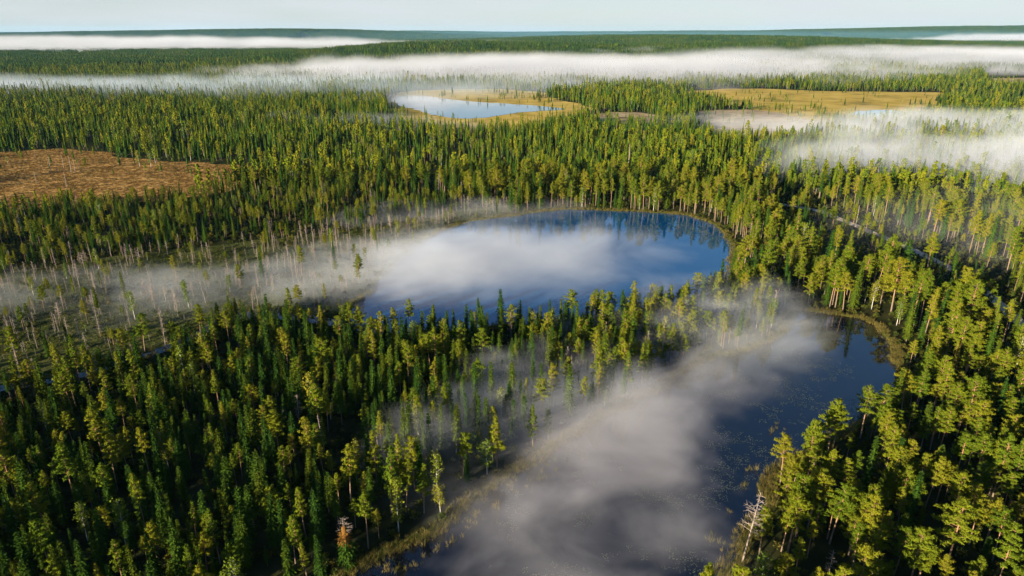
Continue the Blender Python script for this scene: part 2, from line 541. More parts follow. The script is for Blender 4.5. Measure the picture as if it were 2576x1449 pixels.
class Geo:
    def __init__(self):
        self.v, self.f = [], []

    def tri(self, a, b, c):
        n = len(self.v)
        self.v += [a, b, c]
        self.f.append((n, n + 1, n + 2))

    def blade(self, p, d, nrm, length, width):
        """A leaf-shaped kite of two triangles from point p along d."""
        d = d / (np.linalg.norm(d) + 1e-9)
        s = np.cross(d, nrm)
        s = s / (np.linalg.norm(s) + 1e-9)
        m = p + d * length * 0.45
        n = len(self.v)
        self.v += [p, m + s * width * 0.5, p + d * length, m - s * width * 0.5]
        self.f.append((n, n + 1, n + 2, n + 3))

    def cone(self, p0, p1, r0, r1, sides=5):
        d = p1 - p0
        d = d / (np.linalg.norm(d) + 1e-9)
        a = np.cross(d, (0.31, 0.95, 0.05) if abs(d[2]) > 0.5 else (0, 0, 1))
        a = a / np.linalg.norm(a)
        b = np.cross(d, a)
        n = len(self.v)
        for p, r in ((p0, r0), (p1, r1)):
            for k in range(sides):
                t = 2 * math.pi * k / sides
                self.v.append(p + (a * math.cos(t) + b * math.sin(t)) * r)
        for k in range(sides):
            j = (k + 1) % sides
            self.f.append((n + k, n + j, n + sides + j, n + sides + k))

    def core(self, c, rx, rz, r, sides=5):
        """A small closed lumpy ball: inner foliage mass, added to block light through a clump."""
        n = len(self.v)
        self.v.append(c + np.array([0, 0, -rz]))
        for k in range(sides):
            t = 2 * math.pi * k / sides
            q = rx * r.uniform(0.75, 1.2)
            self.v.append(c + np.array([q * math.cos(t), q * math.sin(t), rz * r.uniform(-0.3, 0.3)]))
        self.v.append(c + np.array([0, 0, rz]))
        for k in range(sides):
            j = (k + 1) % sides
            self.f.append((n, n + 1 + j, n + 1 + k))
            self.f.append((n + sides + 1, n + 1 + k, n + 1 + j))

    def spire(self, pts, h, z0, rad, r, sides=6):
        """A ragged closed cone round the stem: inner foliage mass, added to block light through a spruce crown."""
        n = len(self.v)
        rings = ((0.0, 0.55), (0.16, 1.0), (0.5, 0.62), (0.78, 0.28))
        for t, q in rings:
            c = at_height(pts, h, z0 + (h - z0) * t)
            for k in range(sides):
                a = 2 * math.pi * k / sides + t * 2
                w = rad * q * r.uniform(0.7, 1.25)
                self.v.append(c + np.array([w * math.cos(a), w * math.sin(a), r.uniform(-0.3, 0.3)]))
        self.v.append(at_height(pts, h, h * 0.97))
        self.v.append(at_height(pts, h, z0))
        m = len(rings)
        for i in range(m - 1):
            for k in range(sides):
                j = (k + 1) % sides
                self.f.append((n + i * sides + k, n + i * sides + j, n + (i + 1) * sides + j, n + (i + 1) * sides + k))
        for k in range(sides):
            j = (k + 1) % sides
            self.f.append((n + (m - 1) * sides + k, n + (m - 1) * sides + j, n + m * sides))
            self.f.append((n + j, n + k, n + m * sides + 1))

    def pole(self, pts, radii, sides=6):
        n = len(self.v)
        for p, r in zip(pts, radii):
            for k in range(sides):
                t = 2 * math.pi * k / sides
                self.v.append(np.array([p[0] + r * math.cos(t), p[1] + r * math.sin(t), p[2]]))
        for i in range(len(pts) - 1):
            for k in range(sides):
                j = (k + 1) % sides
                self.f.append((n + i * sides + k, n + i * sides + j, n + (i + 1) * sides + j, n + (i + 1) * sides + k))


def trunk_line(r, h, bend, segs):
    a = r.uniform(0, 6.28)
    pts = []
    for i in range(segs + 1):
        t = i / segs
        pts.append(np.array([math.cos(a) * bend * math.sin(t * 2.6) * t, math.sin(a) * bend * math.sin(t * 2.2) * t, h * t]))
    return pts


def at_height(pts, h, z):
    t = min(max(z / h, 0), 0.9999) * (len(pts) - 1)
    i = int(t)
    return pts[i] * (1 - (t - i)) + pts[i + 1] * (t - i)


def unit(a, el):
    return np.array([math.cos(a) * math.cos(el), math.sin(a) * math.cos(el), math.sin(el)])


def make_spruce(seed, h=16.0, lod=0, width=0.135, base=0.12, gap=0.0):
    r = np.random.default_rng(seed)
    T, C = Geo(), Geo()
    pts = trunk_line(r, h, 0.15, 4 if lod == 0 else 2)
    T.pole(pts, [0.17 * (1 - 0.93 * i / (len(pts) - 1)) for i in range(len(pts))], 6 if lod == 0 else 4)
    C.spire(pts, h, h * (base + 0.05), h * width * (0.40, 0.5, 0.62)[lod], r, (7, 6, 5)[lod])  # added inner cone stops light leaking through, so the crown shades itself
    levels = (30, 15, 8)[lod]
    arms = (8, 6, 5)[lod]
    sub = (7, 2, 1)[lod]
    for i in range(levels):
        t = (i + r.uniform(-0.3, 0.3)) / levels
        t = min(max(t, 0), 1)
        z = h * (base + (1 - base) * t)
        rad = h * width * (1 - t) ** 0.82 * r.uniform(0.7, 1.15) + 0.12
        if t < 0.1:
            rad *= 0.75
        c = at_height(pts, h, z)
        n = max(3, int(round(arms * (0.55 + 0.6 * (1 - t)))))
        a0 = r.uniform(0, 6.28)
        for k in range(n):
            if r.random() < gap:
                continue
            a = a0 + 6.283 * k / n + r.uniform(-0.3, 0.3)
            L = rad * r.uniform(0.65, 1.2)
            el = 0.35 * t - 0.38 * (1 - t) + r.uniform(-0.14, 0.14)
            d = unit(a, el)
            if lod == 2:
                C.blade(c, unit(a, el), unit(a, 1.0) + r.normal(0, 0.3, 3), L * 1.15, L * 1.05)
                continue
            if lod == 1:
                C.blade(c, d, unit(a, 1.0) + r.normal(0, 0.3, 3), L * 1.1, L * 0.7)
                C.blade(c + d * L * 0.4, unit(a + r.uniform(-0.7, 0.7), el - 0.6), unit(a, 0.6) + r.normal(0, 0.4, 3), L * 0.65, L * 0.5)
                continue
            for s in range(sub):
                q = (s + 0.7) / sub
                p = c + d * L * q * 0.85 + np.array([0, 0, -0.10 * q * L])
                da = a + r.uniform(-1.0, 1.0) * (1.15 - q * 0.6)
                dd = unit(da, el - r.uniform(0.0, 0.5))
                C.blade(p, dd, unit(a, 0.75) + r.normal(0, 0.38, 3), r.uniform(0.5, 0.9) * (0.5 + 0.5 * min(1.0, L / 1.5)), r.uniform(0.2, 0.38))
    top = at_height(pts, h, h * 0.985)
    C.blade(top - np.array([0, 0, 0.4]), np.array([0, 0, 1.0]), np.array([1.0, 0, 0]), 1.1, 0.16)
    return T, C


def make_pine(seed, h=16.0, lod=0, width=0.15, base=0.45, round_top=0.5, dens=1.0):
    r = np.random.default_rng(seed)
    T, C = Geo(), Geo()
    pts = trunk_line(r, h * 0.97, 0.45, 5 if lod == 0 else 2)
    T.pole(pts, [0.2 * (1 - 0.86 * i / (len(pts) - 1)) for i in range(len(pts))], 6 if lod == 0 else 4)
    nb = int((48, 22, 13)[lod] * dens)
    for i in range(nb):
        t = (i + r.uniform(0, 1)) / nb
        z = h * (base + (0.99 - base) * t)
        prof = (math.sin(math.pi * (0.22 + 0.78 * t)) ** 0.75) if round_top > r.random() else (1 - t) ** 0.7 * 1.05
        L = h * width * max(prof, 0.1) * r.uniform(0.55, 1.25)
        a = i * 2.4 + r.uniform(-0.6, 0.6)
        el = 0.15 + 0.55 * t + r.uniform(-0.25, 0.2)
        c = at_height(pts, h * 0.97, z)
        d = unit(a, el)
        tip = c + d * L
        if lod == 0:
            T.cone(c, c + d * L * 0.8, 0.05, 0.015, 3)
            for q in ((0.45, 0.75, 1.0) if L > 1.9 else (0.55, 0.98) if L > 1.1 else (0.85,)):
                p = c + d * L * q + np.array([0, 0, 0.08])
                sz = (0.42 + 0.30 * r.random()) * (0.75 + 0.25 * min(1, L / 1.6))
                C.core(p, sz * 0.5, sz * 0.34, r)  # added ball makes the clump opaque so it shades itself
                for k in range(22):
                    o_ = unit(r.uniform(0, 6.28), r.uniform(-0.35, 1.5))
                    off = o_ * np.array([1.0, 1.0, 0.62]) * sz * r.uniform(0.55, 0.95)
                    nn = o_ + 0.55 * unit(a, 0.6) + r.normal(0, 0.3, 3)
                    dd = np.cross(nn, r.normal(0, 1, 3)) * 0.8 + 0.8 * o_
                    dd = dd / np.linalg.norm(dd)
                    ln = sz * r.uniform(0.7, 1.2)
                    C.blade(p + off - dd * ln * 0.45, dd, nn, ln, sz * r.uniform(0.2, 0.38))
        elif lod == 1:
            p = c + d * L * 0.7
            C.core(p, 0.55, 0.45, r, 4)
            for k in range(4):
                off = r.normal(0, 0.4, 3) * np.array([1, 1, 0.6])
                nn = off + 0.6 * unit(a, 0.5) + r.normal(0, 0.2, 3)
                C.blade(p + off, np.cross(nn, r.normal(0, 1, 3)) + 0.05, nn, r.uniform(0.9, 1.5), r.uniform(0.7, 1.0))
        else:
            p = c + d * L * 0.35
            C.core(c + d * L * 0.6, 0.75, 0.65, r, 4)
            C.blade(p, unit(a, r.uniform(-0.2, 0.7)), unit(a, 0.9) + r.normal(0, 0.35, 3), L * 1.0 + 0.7, 1.4)
            C.blade(p + d * L * 0.5, unit(a + 1.57, r.uniform(-0.4, 0.4)), unit(a, 0.4) + r.normal(0, 0.3, 3), 1.2, 1.2)
    return T, C


def make_birch(seed, h=13.0, lod=0, width=0.17, base=0.28, weep=0.4):
    r = np.random.default_rng(seed)
    T, C = Geo(), Geo()
    pts = trunk_line(r, h * 0.95, 0.5, 5 if lod == 0 else 2)
    T.pole(pts, [0.15 * (1 - 0.9 * i / (len(pts) - 1)) for i in range(len(pts))], 6 if lod == 0 else 4)
    nb = (34, 18, 10)[lod]
    for i in range(nb):
        t = (i + r.uniform(0, 1)) / nb
        z = h * (base + (0.97 - base) * t)
        L = h * width * (math.sin(math.pi * (0.12 + 0.8 * t)) ** 0.7) * r.uniform(0.5, 1.2)
        a = i * 2.4 + r.uniform(-0.6, 0.6)
        c = at_height(pts, h * 0.95, z)
        d = unit(a, 0.5 + r.uniform(-0.2, 0.3))
        if lod == 0:
            T.cone(c, c + d * L * 0.8, 0.035, 0.01, 3)
            for k in range(20):
                q = r.uniform(0.3, 1.05)
                p = c + d * L * q + np.array([r.normal(0, 0.3), r.normal(0, 0.3), r.normal(-0.3 * weep, 0.35)])
                C.blade(p, unit(r.uniform(0, 6.28), r.uniform(-1.2, 0.6)), unit(a, 0.5) + r.normal(0, 0.5, 3), r.uniform(0.32, 0.6), r.uniform(0.26, 0.42))
        else:
            p = c + d * L * 0.6
            for k in range(4 if lod == 1 else 2):
                C.blade(p + r.normal(0, 0.45, 3), unit(r.uniform(0, 6.28), r.uniform(-0.9, 0.5)), unit(r.uniform(0, 6.28), r.uniform(-1, 1)), r.uniform(0.8, 1.4), r.uniform(0.6, 1.0))
    return T, C


def make_dead(seed, h=11.0, lod=0, bushy=1.0, base=0.25, width=0.10):
    """A bare dead tree: trunk and a crown of naked branches and twigs."""
    r = np.random.default_rng(seed)
    T, C = Geo(), Geo()
    pts = trunk_line(r, h, 0.35, 4)
    T.pole(pts, [0.12 * (1 - 0.85 * i / 4) + 0.015 for i in range(5)], 5)
    nb = int((46, 16)[min(lod, 1)] * bushy)
    for i in range(nb):
        t = (i + r.uniform(0, 1)) / max(nb, 1)
        z = h * (base + (0.98 - base) * t)
        L = h * width * (1 - 0.6 * t) * r.uniform(0.4, 1.35)
        a = r.uniform(0, 6.28)
        c = at_height(pts, h, z)
        d = unit(a, r.uniform(-0.25, 0.55))
        C.cone(c, c + d * L, 0.035, 0.012, 3)
        if lod == 0:
            for k in range(5):
                q = r.uniform(0.3, 0.95)
                p = c + d * L * q
                dd = unit(a + r.uniform(-1.2, 1.2), r.uniform(-0.5, 0.8))
                C.cone(p, p + dd * L * r.uniform(0.2, 0.5), 0.018, 0.008, 3)
    return T, C


def tree_meshes(name, geo, m_trunk, m_crown):
    T, C = geo
    a = mesh_from(name + "_trunk", T.v, T.f, [m_trunk])
    b = mesh_from(name + "_crown", C.v, C.f, [m_crown])
    n = len(T.v)
    both = mesh_from(name, T.v + C.v, T.f + [tuple(i + n for i in f) for f in C.f], [m_trunk, m_crown], [0] * len(T.f) + [1] * len(C.f))
    return a, b, both


PINES0 = [tree_meshes("pine", make_pine(100 + i, 16, 0, w, b, rt, dn), M_PINEBARK, M_PINE)
          for i, (w, b, rt, dn) in enumerate([(0.125, 0.44, 0.3, 1.0), (0.15, 0.5, 0.9, 1.0), (0.11, 0.36, 0.1, 1.05), (0.17, 0.52, 0.6, 1.0), (0.10, 0.55, 0.6, 0.8), (0.20, 0.40, 0.5, 1.2)])]
SPRUCES0 = [tree_meshes("spruce", make_spruce(200 + i, 16, 0, w, b, g), M_SPRUCEBARK, M_SPRUCE)
            for i, (w, b, g) in enumerate([(0.115, 0.12, 0.05), (0.135, 0.06, 0.0), (0.09, 0.2, 0.1), (0.155, 0.10, 0.05), (0.10, 0.33, 0.15)])]
BIRCHES0 = [tree_meshes("birch", make_birch(300 + i, 13, 0, w, b, wp), M_BIRCHBARK, M_BIRCH)
            for i, (w, b, wp) in enumerate([(0.16, 0.28, 0.4), (0.13, 0.22, 1.0), (0.2, 0.3, 0.3)])]
DEADS0 = [tree_meshes("dead_tree", make_dead(400 + i, 11, 0, bu, b, w), M_DEAD, M_DEAD)
          for i, (bu, b, w) in enumerate([(1.0, 0.3, 0.11), (1.3, 0.2, 0.13), (0.5, 0.35, 0.08), (1.2, 0.45, 0.15)])]
SNAGS0 = [tree_meshes("snag", make_dead(450 + i, 11, 0, bu, b, w), M_DEAD, M_DEAD)
          for i, (bu, b, w) in enumerate([(0.15, 0.55, 0.04), (0.3, 0.4, 0.06)])]
PINES1 = [tree_meshes("pine", make_pine(110 + i, 16, 1, w, b - 0.1, rt), M_PINEBARK, M_PINE)[2] for i, (w, b, rt) in enumerate([(0.12, 0.44, 0.3), (0.14, 0.5, 0.9), (0.10, 0.4, 0.2)])]
SPRUCES1 = [tree_meshes("spruce", make_spruce(210 + i, 16, 1, w, b), M_SPRUCEBARK, M_SPRUCE)[2] for i, (w, b) in enumerate([(0.125, 0.12), (0.15, 0.08), (0.10, 0.2)])]
BIRCHES1 = [tree_meshes("birch", make_birch(310 + i, 13, 1), M_BIRCHBARK, M_BIRCH)[2] for i in range(2)]
DEADS1 = [tree_meshes("dead_tree", make_dead(410 + i, 11, 1), M_DEAD, M_DEAD)[2] for i in range(2)]
PINES2 = [tree_meshes("pine", make_pine(120 + i, 16, 2, w, 0.42, rt), M_PINEBARK, M_PINE)[2] for i, (w, rt) in enumerate([(0.13, 0.4), (0.15, 0.8)])]
SPRUCES2 = [tree_meshes("spruce", make_spruce(220 + i, 16, 2, w, 0.1), M_SPRUCEBARK, M_FARSPRUCE_SHADED if i else M_SPRUCE)[2] for i, w in enumerate([(0.13), (0.16)])]
BASE_H = {"pine": 16.0, "spruce": 16.0, "birch": 13.0, "dead": 11.0, "snag": 11.0}

# ---------------------------------------------------------------- where the trees stand
# kinds: 0 pine, 1 spruce, 2 birch, 3 dead
def jitter_grid(x0, x1, y0, y1, s, jit=0.46):
    nx, ny = int((x1 - x0) / s), int((y1 - y0) / s)
    gx, gy = np.meshgrid(np.arange(nx), np.arange(ny))
    gx = gx + 0.5 * (gy % 2)
    x = x0 + (gx + rng.uniform(-jit, jit, gx.shape)) * s
    y = y0 + (gy + rng.uniform(-jit, jit, gy.shape)) * s
    return x.ravel(), y.ravel()


def any_water(x, y, m):
    w = np.zeros(len(x), bool)
    for dx, dy in ((0, 0), (m, 0), (-m, 0), (0, m), (0, -m)):
        w |= inside(x + dx, y + dy, LAKE1) | inside(x + dx, y + dy, LAKE2)
    w |= seg_dist(x, y, CREEK) < 2.0 + m
    return w


def scatter():
    rows = []

    def keep(x, y, kind, h):
        rows.append(np.stack([x, y, kind.astype(float), h], 1))

    # near and middle ground, up to 470 m
    x, y = jitter_grid(-420, 420, 45, 480, 3.1)
    d = np.hypot(x, y)
    m = np.abs(x) < 0.86 * y + 75
    x, y, d = x[m], y[m], d[m]
    u, v = project(x, y, np.zeros_like(x))
    wat = any_water(x, y, 2.2)
    spit = inside(x, y, SPIT) & ~wat
    bog = inside(x, y, BOG) & ~wat & ~spit
    heath = inside(x, y, HEATH)
    rside = inside(x, y, ROADSIDE)
    onroad = seg_dist(x, y, ROAD) < 4.6
    rightlow = ~wat & ~spit & ~bog & (u > 1700) & (d < 235) & ~rside
    rightmid = ~wat & ~spit & ~bog & (u > 1750) & (d >= 235) & (d < 400) & ~rside & ~onroad
    leftband = ~wat & ~spit & ~bog & ~heath & (u < 1180) & (d >= 270) & (v > 497)
    farshore = ~wat & ~spit & ~bog & ~heath & ~rightlow & ~rightmid & ~leftband & ~rside & ~onroad & (d > 320)
    rnd = rng.random(len(x))
    clump = vnoise(x / 16, y / 16, 21) * 0.6 + vnoise(x / 7, y / 7, 22) * 0.4
    g = rng.normal(0, 1, len(x))
    area = 3.1 * 3.1

    def zone(mask, spacing, probs, h0, hs, clumpy=0.6):
        p = area / (spacing * spacing) * (1 + clumpy * (clump - 0.5) * 3)
        s = mask & (rnd < p)
        n = s.sum()
        kind = rng.choice(4, n, p=probs)
        h = np.clip(h0 + hs * g[s], h0 - 1.8 * hs, h0 + 2.0 * hs)
        h = np.where(kind == 2, h * 0.85, h)
        h = np.where(kind == 3, h * 0.8, h)
        keep(x[s], y[s], kind, h)

    shore2 = np.minimum(seg_dist(x, y, np.vstack([LAKE2, LAKE2[:1]])), 1e9)
    east = spit & (u > 1480)
    zone(spit & ~east & (shore2 > 9), 3.75, [0.28, 0.68, 0.03, 0.01], 10.3, 2.9, 0.4)
    zone(spit & ~east & (shore2 <= 9), 6.0, [0.45, 0.28, 0.22, 0.05], 10.5, 3.0)
    zone(east & (shore2 > 14), 3.5, [0.50, 0.44, 0.04, 0.02], 11.2, 3.0, 0.35)
    zone(east & (shore2 <= 14), 3.9, [0.57, 0.27, 0.10, 0.06], 9.9, 3.0, 0.3)
    zone(rightlow, 4.5, [0.86, 0.11, 0.02, 0.01], 11.6, 3.0, 0.4)
    zone(rightmid, 5.9, [0.64, 0.31, 0.03, 0.02], 15.0, 3.6)
    zone(rightmid & (rnd > 0.5), 8.5, [0.5, 0.4, 0.1, 0.0], 6.0, 2.5)
    zone(rside & ~onroad, 5.2, [0.50, 0.38, 0.10, 0.02], 6.0, 3.6)
    zone(leftband, 4.7, [0.40, 0.48, 0.06, 0.06], 8.8, 2.9, 0.9)
    zone(farshore, 4.6, [0.55, 0.40, 0.03, 0.02], 14.6, 4.0)
    bogedge = bog & ((clump > 0.52) | (rnd < 0.25))
    zone(bogedge, 5.8, [0.13, 0.04, 0.05, 0.78], 7.6, 2.8, 0.8)

    rim = heath & (seg_dist(x, y, np.vstack([HEATH, HEATH[:1]])) < 14)
    zone(rim, 9.0, [0.42, 0.38, 0.12, 0.08], 6.0, 3.0, 1.0)
    # from 470 m to 1150 m
    x, y = jitter_grid(-1150, 1150, 300, 1180, 4.4)
    d = np.hypot(x, y)
    m = (np.abs(x) < 0.86 * y + 60) & (y >= 480) & (d < 1180)
    x, y = x[m], y[m]
    mid_zone(x, y, keep, 5.6)
    # from 1150 m to 2300 m
    x, y = jitter_grid(-2300, 2300, 800, 2350, 5.8)
    d = np.hypot(x, y)
    m = (np.abs(x) < 0.84 * y + 60) & (d >= 1180) & (d < 2300)
    mid_zone(x[m], y[m], keep, 7.2)
    return np.concatenate(rows)


def mid_zone(x, y, keep, s):
    n = len(x)
    u, v = project(x, y, np.zeros_like(x))
    rnd = rng.random(n)
    clump = vnoise(x / 60, y / 60, 31) * 0.6 + vnoise(x / 22, y / 22, 32) * 0.4
    open_ = np.zeros(n, bool)
    for poly in (TANBOG, FARLAKE, TANBOG2, POND, HEATH, CUT1, CUT2, CUT3, CUT4, gpoly(WISP_PX)):
        open_ |= inside(x, y, poly)
    tan = inside(x, y, TANBOG) | inside(x, y, TANBOG2)
    wet = inside(x, y, FARLAKE) | inside(x, y, POND)
    lone = open_ & ~wet & (rnd < np.where(tan, 0.16 * (clump > 0.58) + 0.012, 0.045))
    p = np.clip(0.62 + 1.6 * (clump - 0.5), 0.18, 0.95)
    thin = (u < 1100) & (v < 215)
    p = np.where(thin, p * 0.75, p)
    s_ = (~open_ & (rnd < p)) | lone
    k = rng.random(s_.sum())
    near = np.hypot(x, y)[s_] < 600
    kind = np.where(k < np.where(near, 0.30, 0.20), 0, np.where(k < 0.95, 1, 2))
    h = np.clip(12.6 + 3.4 * rng.normal(0, 1, s_.sum()), 6, 23) * (0.85 + 0.35 * vnoise(x[s_] / 140, y[s_] / 140, 33))
    h = np.where(lone[s_], h * rng.uniform(0.35, 0.9, s_.sum()), h)
    keep(x[s_], y[s_], kind, h)


TREES = scatter()
KINDS = ["pine", "spruce", "birch", "dead"]

# trees that the photograph shows one by one: kind, base pixel, height, variant, label
SPECIAL = [
    ("dead", (1866, 1418), 17.0, 3, "tall leaning dead pine with bare branches standing at the edge of the dark bay", 0.10),
    ("birch", (1003, 1337), 13.5, 1, "yellow green weeping birch with a white foot beside the reedy shore", 0.0),
    ("pine", (985, 1290), 17.5, 2, "tallest yellow lit pine just behind the weeping birch on the reedy shore", 0.0),
    ("pine", (1022, 1275), 13.0, 0, "short broad pine leaning out beside the tallest pine behind the weeping birch", 0.08),
    ("pine", (927, 1380), 14.0, 4, "slender pine with bare pale trunk between the rusty spruce and the weeping birch", 0.0),
    ("birch", (2175, 762), 7.5, 2, "small bright lime green birch at the head of the dark bay", 0.0),
    ("spruce", (2268, 712), 20.0, 3, "big broad bright green spruce right beside the gravel road", 0.0),
    ("pine", (2240, 790), 22.0, 5, "very large spreading pine with long bare branches on the grassy bay shore", 0.0),
    ("pine", (2330, 690), 19.0, 1, "tall pine with straight pale trunk growing below the gravel road bend", 0.0),
    ("snag", (2152, 570), 12.0, 1, "white bare snag standing beside the gravel road gap", 0.0),
    ("pine", (2142, 585), 16.0, 0, "golden pine on a bare pale trunk beside the white roadside snag", 0.0),
    ("pine", (2092, 585), 14.0, 1, "yellow round crowned pine on a long pale trunk before the gravel road", 0.0),
    ("snag", (2048, 562), 8.0, 0, "short grey snag standing in the dark hollow below the gravel road", 0.0),
    ("dead", (520, 768), 13.0, 2, "thin leaning dead tree standing alone in the misty bog", -0.12),
    ("dead", (418, 880), 11.5, 1, "bushy grey dead spruce beside the tall pines on the creek bank", 0.0),
    ("pine", (365, 885), 14.0, 5, "broad dark pine rising over the dead trunks by the creek bend", 0.0),
    ("dead", (1283, 860), 11.0, 2, "purple grey dead spruce on the crest of the dark wooded spit", 0.0),
    ("pine", (578, 868), 12.5, 3, "old pale brown pine at the creek end of the dark wooded spit", 0.0),
    ("birch", (146, 920), 8.5, 0, "small green birch with white trunk in front of the misty bog", 0.0),
    ("birch", (352, 420), 13.0, 0, "round lit birch at the inner corner of the brown clearing", 0.0),
    ("birch", (380, 422), 13.5, 2, "slim lit birch with white trunk beside the round birch at the brown clearing", 0.0),
    ("birch", (480, 405), 14.5, 0, "tall pair-topped birch at the back edge of the brown clearing", 0.0),
    ("birch", (610, 425), 15.0, 1, "yellow lit birch between the brown clearing and the snag forest", 0.0),
    ("snag", (92, 462), 9.0, 0, "lone pale snag in the middle of the brown clearing", 0.0),
    ("snag", (168, 472), 10.5, 0, "lone tall snag nearest the camera in the brown clearing", 0.0),
    ("snag", (130, 436), 13.0, 1, "tallest snag of the row in the brown clearing", 0.0),
    ("snag", (145, 434), 9.5, 0, "short snag beside the tallest snag in the brown clearing", 0.0),
    ("snag", (163, 432), 12.0, 0, "straight snag at the centre of the clearing's snag row", 0.0),
    ("snag", (180, 434), 12.5, 1, "bristly snag behind the centre of the clearing's snag row", 0.0),
    ("snag", (190, 432), 10.5, 0, "thin snag near the end of the clearing's snag row", 0.0),
    ("snag", (199, 427), 9.0, 1, "last short snag of the clearing's snag row", 0.0),
    ("snag", (110, 432), 7.0, 0, "broken low snag before the clearing's snag row", 0.0),
    ("snag", (1580, 430), 20.0, 1, "tall bleached snag rising from the far shore forest", 0.0),
    ("snag", (2190, 420), 16.0, 1, "pinkish bare snag above the misty forest canopy", 0.0),
]
sp_xy = np.array([ground(*s[1]) for s in SPECIAL])
dmin = np.full(len(TREES), 1e9)
for (px, py), sp in zip(list(sp_xy) + [np.array(ground(875, 1424))], SPECIAL + [("spruce", None, 12.0)]):
    dmin = np.minimum(dmin, np.hypot(TREES[:, 0] - px, TREES[:, 1] - py))
    # keep the line of sight to each of them open
    L_ = math.hypot(px, py)
    fx, fy = px / L_, py / L_
    ahead = (px - TREES[:, 0]) * fx + (py - TREES[:, 1]) * fy
    side = np.abs((px - TREES[:, 0]) * fy - (py - TREES[:, 1]) * fx)
    reach = min(0.8 * sp[2] * L_ / CAM_H, 30.0)
    dmin = np.where((ahead > 0) & (ahead < reach) & (side < 1.9) & (TREES[:, 3] > ahead * CAM_H / L_ * 0.5), 0.0, dmin)
TREES = TREES[dmin > 2.6]

tz = terrain(TREES[:, 0], TREES[:, 1])
tu, tv = project(TREES[:, 0], TREES[:, 1], tz + TREES[:, 3])
bu, bv = project(TREES[:, 0], TREES[:, 1], tz)
tdist = np.sqrt(TREES[:, 0] ** 2 + TREES[:, 1] ** 2 + (CAM_H - TREES[:, 3] * 0.5) ** 2)
shown = TREES[:, 3] / tdist
inframe = (tu > 15) & (tu < 2560) & (tv > 0) & (tv < 1430)
LIMIT = {0: 285, 1: 290, 2: 130, 3: 190}
single = np.zeros(len(TREES), bool)
for k, lim in LIMIT.items():
    idx = np.where((TREES[:, 2] == k) & inframe)[0]
    idx = idx[np.argsort(-shown[idx])][:lim]
    single[idx] = True

# ---------------------------------------------------------------- single trees
LOOK = {
    "pine": ["narrow crowned pine", "round topped pine", "slim pine", "broad flat topped pine", "bare stemmed pine", "wide spreading pine"],
    "spruce": ["pointed spruce", "full skirted spruce", "thin spire spruce", "broad spruce", "high skirted spruce"],
    "birch": ["light green birch", "weeping birch", "rounded birch"],
    "dead": ["grey dead tree", "bristly dead tree", "thin dead tree", "bushy topped dead tree"],
    "snag": ["bare snag", "bristly snag"],
}
GROUPS = {"pine": "pines of the lakeside forest", "spruce": "spruces of the lakeside forest", "birch": "birches of the lakeside forest",
          "dead": "dead trees of the bog and shores", "snag": "bare snags"}
SETS = {"pine": PINES0, "spruce": SPRUCES0, "birch": BIRCHES0, "dead": DEADS0, "snag": SNAGS0}
NAMES = {"pine": "pine_tree", "spruce": "spruce_tree", "birch": "birch_tree", "dead": "dead_tree", "snag": "snag"}
CATS = {"pine": "pine", "spruce": "spruce", "birch": "birch", "dead": "dead tree", "snag": "snag"}
PROTO = {}
used_labels = set()


def place_tree(kind, x, y, z, h, var, label, lean=0.0, width=1.0, spin=None):
    sets = SETS[kind]
    var = var % len(sets)
    key = (kind, var)
    if key not in PROTO:
        root = bpy.data.objects.new(NAMES[kind], None)
        t = bpy.data.objects.new("trunk", sets[var][0])
        c = bpy.data.objects.new("branches" if kind in ("dead", "snag") else "crown", sets[var][1])
        PROTO[key] = (root, t, c)
        r, tt, cc = root, t, c
    else:
        r, tt, cc = (o.copy() for o in PROTO[key])
    COL.objects.link(r); COL.objects.link(tt); COL.objects.link(cc)
    tt.parent = r; cc.parent = r
    if kind in ("dead", "snag"):
        cc["kind"] = "stuff"
    s = h / BASE_H[kind]
    r.location = (x, y, z)
    r.rotation_euler = (0, lean, 0) if lean else (rng.normal(0, 0.028), rng.normal(0, 0.028), rng.uniform(0, 6.28) if spin is None else spin)
    r.scale = (s * width, s * width, s)
    r.empty_display_size = 0.5
    r["label"] = label
    r["category"] = CATS[kind]
    r["group"] = GROUPS[kind]
    return r


def region(u, v, x, y):
    px, py = np.array([x]), np.array([y])
    if inside(px, py, SPIT)[0]:
        d2 = seg_dist(px, py, np.vstack([LAKE2, LAKE2[:1]]))[0]
        d1 = seg_dist(px, py, np.vstack([LAKE1, LAKE1[:1]]))[0]
        if d2 < 9:
            return "on the reedy shore"
        if d1 < 10:
            return "by the oval lake"
        return "on the dark wooded spit"
    if inside(px, py, BOG)[0]:
        return "in the misty bog"
    if inside(px, py, ROADSIDE)[0]:
        return "beside the gravel road"
    if u > 1700 and math.hypot(x, y) < 235:
        return "in the bay's pinewood"
    if u > 1750:
        return "in the roadside forest"
    if u < 1180:
        return "below the brown clearing"
    return "in the far shore forest"


ONES = "zero one two three four five six seven eight nine ten eleven twelve thirteen fourteen fifteen sixteen seventeen eighteen nineteen".split()
TENS = "zero ten twenty thirty forty fifty sixty seventy eighty ninety".split()


def in_words(p, fine=False):
    p = round(p, 1) if fine else round(p)
    i = int(p)
    w = ONES[i] if i < 20 else TENS[i // 10] + ("-" + ONES[i % 10] if i % 10 else "")
    return w + ("-point-" + ONES[int(round(10 * (p - i))) % 10] if fine else "")


